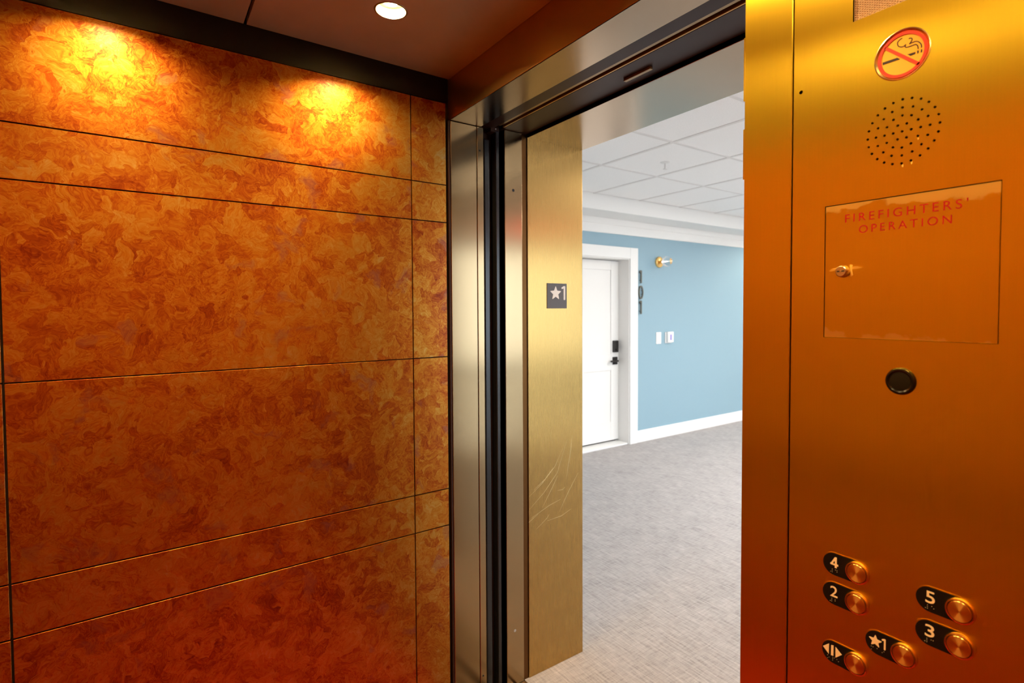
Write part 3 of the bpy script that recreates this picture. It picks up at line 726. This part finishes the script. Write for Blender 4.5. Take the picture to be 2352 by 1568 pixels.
# ------------------------------------------------------------------ car downlights
LLAB = {0: 'lit recessed downlight nearest the front left corner of the elevator ceiling', 1: 'lit recessed downlight at the front middle of the elevator ceiling',
        2: 'lit recessed downlight at the front right of the elevator ceiling', 3: 'lit recessed downlight at the rear left of the elevator ceiling',
        4: 'lit recessed downlight at the rear middle of the elevator ceiling', 5: 'lit recessed downlight at the rear right of the elevator ceiling'}
for i, (x, y) in enumerate(LAMPS):
    D = DOWN(ZC)
    t = empty('ceiling_downlight', (x, y, ZC), LLAB[i], 'ceiling light', 'recessed downlights in the elevator ceiling')
    obj('trim_ring', lathe(bmesh.new(), [(LR - 0.001, 0.0), (LR - 0.001, 0.0012), (LR + 0.003, 0.0010), (LR + 0.004, 0.0001)], D, 40, x, y), M['lamp_trim'], t, True)
    obj('reflector', lathe(bmesh.new(), [(LR - 0.0012, 0.0005), (0.0365, -0.0230), (0.019, -0.0240), (0.019, -0.036), (0.0, -0.036)], D, 40, x, y), M['lamp_reflector'], t, True)
    obj('lamp_lens', lathe(bmesh.new(), [(0.0, -0.0184), (0.010, -0.0186), (0.0165, -0.0194), (0.0180, -0.0235), (0.0, -0.0245)], D, 32, x, y), M['lamp_glow'], t, True)

# ------------------------------------------------------------------ lobby shell
YS = 1.2                                                     # carpet starts at the landing sill
box('floor', XW - 0.3, XG + 0.2, YS + 0.0008, YLB + 0.1, -0.05, 0.0, M['carpet'])
tag(bpy.data.objects['floor'], kind='structure')
wl = empty('wall_lobby_left', (XW, 4.5, 0), kind='structure')
DY0, DY1, DZ1 = 3.33, 4.25, 2.03                             # apartment door opening
box('wall_section', XW - 0.2, XW, 1.3, DY0 - 0.02, 0, ZT + 0.1, M['blue'], wl)
box('wall_section', XW - 0.2, XW, DY1 + 0.02, YLB + 0.1, 0, ZT + 0.1, M['blue'], wl)
box('wall_section', XW - 0.2, XW, DY0 - 0.02, DY1 + 0.02, DZ1 + 0.02, ZT + 0.1, M['blue'], wl)
wfr = empty('wall_lobby_front', (XL - 1, 1.4, 0), kind='structure')
box('wall_section', XW - 0.2, XL - 0.1005, 1.25, YE - 0.004, 0, ZT + 0.1, M['wall_white'], wfr)
box('wall_section', XO + 0.1005, XG + 0.2, 1.25, YE - 0.004, 0, ZT + 0.1, M['wall_white'], wfr)
box('wall_section', XL - 0.1, XO + 0.1, 1.25, YE - 0.004, ZO + 0.1205, ZT + 0.1, M['wall_white'], wfr)
wb = box('wall_lobby_back', XW - 0.2, XG + 0.2, YLB, YLB + 0.15, 0, ZT + 0.1, M['wall_white']); tag(wb, kind='structure')
# right wall with storefront glazing
GY0, GY1, GZ0, GZ1 = 2.0, 6.6, 0.12, 2.10
wr = empty('wall_lobby_right', (XG + 0.08, 4, 0), kind='structure')
box('wall_section', XG, XG + 0.15, 1.5, GY0, 0, ZT + 0.1, M['wall_white'], wr)
box('wall_section', XG, XG + 0.15, GY1, YLB, 0, ZT + 0.1, M['wall_white'], wr)
box('wall_section', XG, XG + 0.15, GY0, GY1, GZ1, ZT + 0.1, M['wall_white'], wr)
box('wall_section', XG, XG + 0.15, GY0, GY1, 0, GZ0, M['wall_white'], wr)
wi = empty('window_1', (XG + 0.07, (GY0 + GY1) / 2, GZ0), kind='structure')
nb = 4; bw = (GY1 - GY0) / nb
for k in range(nb + 1):
    y = GY0 + k * bw; box('mullion', XG + 0.03, XG + 0.10, max(GY0, y - 0.03), min(GY1, y + 0.03), GZ0, GZ1, M['frame_dark'], wi)
for k in range(nb):
    y0, y1 = GY0 + k * bw + 0.03, GY0 + (k + 1) * bw - 0.03
    box('mid_rail', XG + 0.03, XG + 0.10, y0, y1, 0.84, 0.92, M['frame_dark'], wi)
    for z0, z1 in ((GZ0, 0.84), (0.92, GZ1)): box('pane', XG + 0.06, XG + 0.066, y0, y1, z0, z1, M['pane'], wi)
pd = bpy.data.lights.new('window_portal', 'AREA'); pd.shape = 'RECTANGLE'; pd.size = GZ1 - GZ0; pd.size_y = GY1 - GY0
pd.cycles.is_portal = True
po = bpy.data.objects.new('window_portal', pd); COL.objects.link(po); po.location = (XG + 0.12, (GY0 + GY1) / 2, (GZ0 + GZ1) / 2); po.rotation_euler = (0, math.radians(90), 0)
# paved ground outside
gr = box('ground_outside', XG + 0.15, XG + 9, -3, 12, -0.2, -0.05, plain('pale_paving', (0.45, 0.43, 0.40), 0.8)); tag(gr, kind='structure')

# lobby ceiling: grid and tiles; soffit over the blue wall
cl = empty('ceiling_lobby', (-1.5, 4.5, ZT), kind='structure')
XS = -3.80                                                   # fascia of the soffit
gx = [-0.305 - 0.68 * k for k in range(-2, 5)]; gx = [XG] + [x for x in gx if XS < x < XG] + [XS]
gy = [YE - 0.02] + [2.185 + 0.615 * k for k in range(0, 11)]
gx = sorted(gx); gy = [y for y in gy if y < YLB] + [YLB]
box('ceiling_deck', XW - 0.2, XG + 0.2, YE - 0.3, YLB + 0.1, ZT + 0.10, ZT + 0.14, M['wall_white'], cl)
FIX = set()
for x, y, _ in LEDS: FIX.add((max(k for k in range(len(gx)) if gx[k] <= x), max(k for k in range(len(gy)) if gy[k] <= y)))
for i in range(len(gx) - 1):
    for j in range(len(gy) - 1):
        if (i, j) in FIX: continue
        box('ceiling_tile', gx[i] + 0.011, gx[i + 1] - 0.011, gy[j] + 0.011, gy[j + 1] - 0.011, ZT + 0.004, ZT + 0.02, M['tile'], cl)
for x in gx[1:-1]: box('grid_bar', x - 0.012, x + 0.012, gy[0], gy[-1], ZT, ZT + 0.004, M['grid'], cl)
for y in gy[1:-1]: box('grid_bar', XS, XG, y - 0.012, y + 0.012, ZT + 0.0002, ZT + 0.0039, M['grid'], cl)
ZS = 2.437
so = empty('trim_4', (XS, 5, ZS), kind='structure')
box('soffit', XW + 0.001, XS, YE, YLB, ZS, ZT + 0.02, M['white'], so, 0.004)
bm = bmesh.new()
prof = [(0.0, 2.290), (0.012, 2.290), (0.016, 2.305), (0.016, 2.375), (0.028, 2.385), (0.040, 2.410), (0.052, 2.4365), (0.0, 2.4365)]
prism(bm, prof, lambda u, v, w: Vector((XW + 0.0005 + u, w, v)), YE, YLB)
obj('crown_moulding', bm, M['white'], so)
box('baseboard_left', XW + 0.0005, XW + 0.016, DY1 + 0.129, YLB, 0.0005, 0.135, M['white'], None, 0.003); tag(bpy.data.objects['baseboard_left'], kind='structure')

# ------------------------------------------------------------------ apartment door
dr = empty('door_1', (XW - 0.15, (DY0 + DY1) / 2, 0), kind='structure')
XD = -4.32
def dz(px, py): return onX(px, py, XD).z
z_t, z_m1, z_m0, z_b = dz(1380, 619), dz(1385, 814), dz(1385, 852), 0.24
st = 0.115
slab = box('door_slab', XD - 0.04, XD - 0.009, DY0, DY1, 0.035, DZ1 - 0.006, M['door_white'], dr)
for n, a in (('stile', (DY0, DY0 + st, 0.035, DZ1 - 0.006)), ('stile', (DY1 - st, DY1, 0.035, DZ1 - 0.006)), ('rail', (DY0 + st, DY1 - st, z_t, DZ1 - 0.006)), ('rail', (DY0 + st, DY1 - st, z_m0, z_m1)), ('rail', (DY0 + st, DY1 - st, 0.035, z_b))):
    box(n, XD - 0.009, XD, *a, M['door_white'], dr, 0.002)
box('jamb', XD - 0.05, XW + 0.003, DY1, DY1 + 0.02, 0, DZ1 + 0.02, M['white'], dr)
box('jamb', XD - 0.05, XW + 0.003, DY0 - 0.02, DY0, 0, DZ1 + 0.02, M['white'], dr)
box('jamb', XD - 0.05, XW + 0.003, DY0, DY1, DZ1, DZ1 + 0.02, M['white'], dr)
box('casing', XW + 0.0005, XW + 0.02, DY1 + 0.008, DY1 + 0.128, 0.0005, DZ1 + 0.128, M['white'], dr, 0.003)
box('casing', XW + 0.0005, XW + 0.02, DY0 - 0.128, DY0 - 0.008, 0.0005, DZ1 + 0.128, M['white'], dr, 0.003)
box('casing', XW + 0.0005, XW + 0.02, DY0 - 0.008, DY1 + 0.008, DZ1 + 0.008, DZ1 + 0.128, M['white'], dr, 0.003)
box('threshold', XD - 0.03, XW - 0.005, DY0, DY1, 0.0005, 0.018, M['white'], dr, 0.004)
box('door_back', XD - 0.08, XD - 0.06, DY0 - 0.02, DY1 + 0.02, 0, DZ1 + 0.1, M['black'], dr)
l0 = onX(1404.5, 782, XD); l1 = onX(1417.5, 808, XD)
yk = DY1 - 0.06
kp = box('keypad_lock', XD, XD + 0.028, yk - 0.035, yk + 0.035, l1.z, l0.z, M['hardware'], dr, 0.005, 2)
bm = lathe(bmesh.new(), [(0.0, 0.016), (0.012, 0.014), (0.014, 0.0)], lambda u, v, w: Vector((XD + 0.028 + w, u, v)), 16, yk, l1.z + 0.03); obj('turn_knob', bm, M['hardware'], kp, True)
hz = (onX(1411, 818, XD).z + onX(1411, 838, XD).z) / 2
hd = box('lever_rose', XD, XD + 0.012, yk - 0.034, yk + 0.034, hz - 0.042, hz + 0.042, M['hardware'], dr, 0.003, 2)
box('lever_neck', XD + 0.012, XD + 0.055, yk - 0.010, yk + 0.010, hz - 0.010, hz + 0.010, M['hardware'], hd, 0.003)
box('lever', XD + 0.040, XD + 0.056, yk - 0.105, yk + 0.012, hz - 0.010, hz + 0.010, M['hardware'], hd, 0.004, 2)

# room number, one digit at a time
def wall_digit(ch, py0, py1, wd, lab):
    z1, z0 = onX(1468.5, py0, XW + 0.02).z, onX(1468.5, py1, XW + 0.02).z
    yc = 4.418
    d = empty('number_digit', (XW, yc, z0), lab, 'digit', 'room number digits')
    bm = bmesh.new()
    if ch == '1':
        prism(bm, [(yc - 0.004, z0), (yc + 0.012, z0), (yc + 0.012, z1), (yc - 0.006, z1), (yc - 0.022, z1 - 0.014), (yc - 0.022, z1 - 0.028), (yc - 0.004, z1 - 0.020)], BLUE, 0.016, 0.028)
    else:
        A = [(yc + 0.036 * math.cos(t), (z0 + z1) / 2 + (z1 - z0) / 2 * math.sin(t)) for t in [2 * math.pi * k / 32 for k in range(32)]]
        B = [(yc + 0.023 * math.cos(t), (z0 + z1) / 2 + ((z1 - z0) / 2 - 0.018) * math.sin(t)) for t in [2 * math.pi * k / 32 for k in range(32)]]
        for k in range(32): k2 = (k + 1) % 32; prism(bm, [A[k], A[k2], B[k2], B[k]], BLUE, 0.016, 0.028)
        bmesh.ops.remove_doubles(bm, verts=bm.verts, dist=1e-5)
    obj('digit_face', bm, M['digit'], d)
    dc = 0.0 if ch == '1' else 0.028
    for zz in (z0 + 0.03, z1 - 0.03):
        bm2 = lathe(bmesh.new(), [(0.003, 0.0), (0.003, 0.0162)], BLUE, 8, yc + dc * (0.95 if ch == '0' else 1), zz if ch == '1' else (z0 + z1) / 2 + (0.02 if zz > (z0 + z1) / 2 else -0.02)); obj('standoff', bm2, M['digit'], d)
wall_digit('1', 620.5, 650, 0, 'upper grey digit 1 directly above the digit 0 on blue wall')
wall_digit('0', 655.5, 687, 0, 'grey oval digit 0 between the two digits 1 on blue wall')
wall_digit('1', 690, 721, 0, 'lower grey digit 1 directly under the digit 0 on blue wall')

# wall sconce
sy, sz = 4.733, 2.024
sn = empty('wall_sconce', (XW, sy, sz - 0.06), 'brass wall sconce with clear globe bulb on blue wall', 'wall lamp')
obj('backplate', lathe(bmesh.new(), [(0.0, 0.020), (0.050, 0.020), (0.060, 0.016), (0.062, 0.0005), (0.0, 0.0005)], BLUE, 40, sy, sz), M['sconce_brass'], sn, True)
obj('socket', lathe(bmesh.new(), [(0.0, 0.020), (0.014, 0.020), (0.014, 0.032), (0.020, 0.036), (0.020, 0.062), (0.0, 0.062)], BLUE, 24, sy, sz), M['sconce_brass'], sn, True)
gl = [(0.014, 0.063)] + [(0.060 * math.sin(t), 0.121 - 0.060 * math.cos(t)) for t in [math.radians(d) for d in range(20, 180, 10)]] + [(0.0, 0.181)]
gi = [(max(r - 0.0015, 0.0), w - (0.0015 if r == 0 else 0)) for r, w in gl]
obj('glass_globe', lathe(bmesh.new(), gl + gi[::-1], BLUE, 32, sy, sz), M['glass'], sn, True)
obj('filament', lathe(bmesh.new(), [(0.0, 0.070), (0.002, 0.072), (0.002, 0.125), (0.0, 0.127)], BLUE, 10, sy, sz), M['filament'], sn)
# switch plate and thermostat
sw = empty('light_switch', (XW, 4.73, 1.09), 'plain white wall plate nearer the door beside the thermostat', 'switch')
box('plate', XW + 0.0005, XW + 0.008, 4.688, 4.772, 1.090, 1.224, M['switch'], sw, 0.003, 2)
box('rocker', XW + 0.008, XW + 0.012, 4.713, 4.747, 1.122, 1.190, M['switch'], sw, 0.0015)
th = empty('thermostat', (XW, 4.905, 1.09), 'white wall thermostat with small violet screen on blue wall', 'thermostat')
box('wall_plate', XW + 0.0005, XW + 0.010, 4.838, 4.955, 1.095, 1.222, M['switch'], th, 0.003, 2)
box('body', XW + 0.010, XW + 0.042, 4.850, 4.950, 1.103, 1.226, M['switch'], th, 0.006, 3)
box('screen', XW + 0.0415, XW + 0.0428, 4.884, 4.915, 1.130, 1.195, M['screen'], th)
# sprinkler
sp_ = onZ(1528, 374, ZT)
sk = empty('fire_sprinkler', (sp_.x, sp_.y, ZT), 'small white pendent sprinkler head on the lobby ceiling tile', 'sprinkler')
D = DOWN(ZT)
obj('escutcheon', lathe(bmesh.new(), [(0.0, 0.006), (0.022, 0.006), (0.038, -0.002), (0.038, -0.004), (0.0, -0.004)], D, 24, sp_.x, sp_.y), M['white'], sk, True)
obj('frame_arms', lathe(bmesh.new(), [(0.006, 0.006), (0.008, 0.020), (0.006, 0.044)], D, 10, sp_.x, sp_.y), M['grid'], sk, True)
obj('deflector', lathe(bmesh.new(), [(0.0, 0.044), (0.016, 0.044), (0.016, 0.047), (0.0, 0.047)], D, 16, sp_.x, sp_.y), M['grid'], sk)
# lobby lights: unseen LED panels added for brightness, one downlight near the soffit
M['led'] = plain('added_led_diffuser', (0.9, 0.9, 0.9), 0.5, emit=(1.0, 0.96, 0.90), es=LED_L)
def cell_at(x, y):
    i = max(k for k in range(len(gx)) if gx[k] <= x); j = max(k for k in range(len(gy)) if gy[k] <= y); return i, j
for (x, y, lab) in LEDS:
    i, j = cell_at(x, y)
    t = empty('added_panel_light', ((gx[i] + gx[i + 1]) / 2, (gy[j] + gy[j + 1]) / 2, ZT), lab, 'ceiling light', 'added square light panels in the lobby ceiling')
    a0, a1, b0, b1 = gx[i] + 0.0125, gx[i + 1] - 0.0125, gy[j] + 0.0125, gy[j + 1] - 0.0125
    box('diffuser', a0 + 0.02, a1 - 0.02, b0 + 0.02, b1 - 0.02, ZT + 0.003, ZT + 0.010, M['led'], t)
    for q in ((a0, a1, b0, b0 + 0.019), (a0, a1, b1 - 0.019, b1), (a0, a0 + 0.019, b0 + 0.0195, b1 - 0.0195), (a1 - 0.019, a1, b0 + 0.0195, b1 - 0.0195)):
        box('frame', *q, ZT, ZT + 0.012, M['white'], t)
x, y = -3.45, 6.75
t = empty('lobby_downlight', (x, y, ZT), 'round lobby downlight close to the white soffit above the blue wall', 'ceiling light')
D = DOWN(ZT)
obj('trim_ring', lathe(bmesh.new(), [(0.055, 0.003), (0.075, 0.003), (0.082, -0.003), (0.055, -0.003)], D, 32, x, y, closed=True), M['white'], t, True)
obj('lamp_lens', lathe(bmesh.new(), [(0.0, 0.0015), (0.055, 0.0015), (0.055, -0.0035), (0.0, -0.0035)], D, 32, x, y), plain('lobby_lamp', (1, 1, 1), 0.5, emit=(1, 0.86, 0.68), es=12.0), t)
ld = bpy.data.lights.new('lamp_beam', 'SPOT'); ld.energy = 65.0; ld.color = (1.0, 0.84, 0.66); ld.spot_size = math.radians(160); ld.spot_blend = 0.5; ld.shadow_soft_size = 0.05
link(bpy.data.objects.new('lamp_beam', ld), t, (x, y, ZT - 0.012))
# red lit sign over the glazing, known only from its reflection in the brass
xs = empty('exit_sign', (XG - 0.05, 3.2, 2.2), 'red lit panel over the glazed wall, reflected in the brass jamb', 'sign')
box('sign_body', XG - 0.05, XG - 0.002, 3.04, 3.36, 2.22, 2.42, M['white'], xs, 0.004)
box('sign_face', XG - 0.053, XG - 0.0505, 3.06, 3.34, 2.24, 2.40, M['exit_red'], xs)
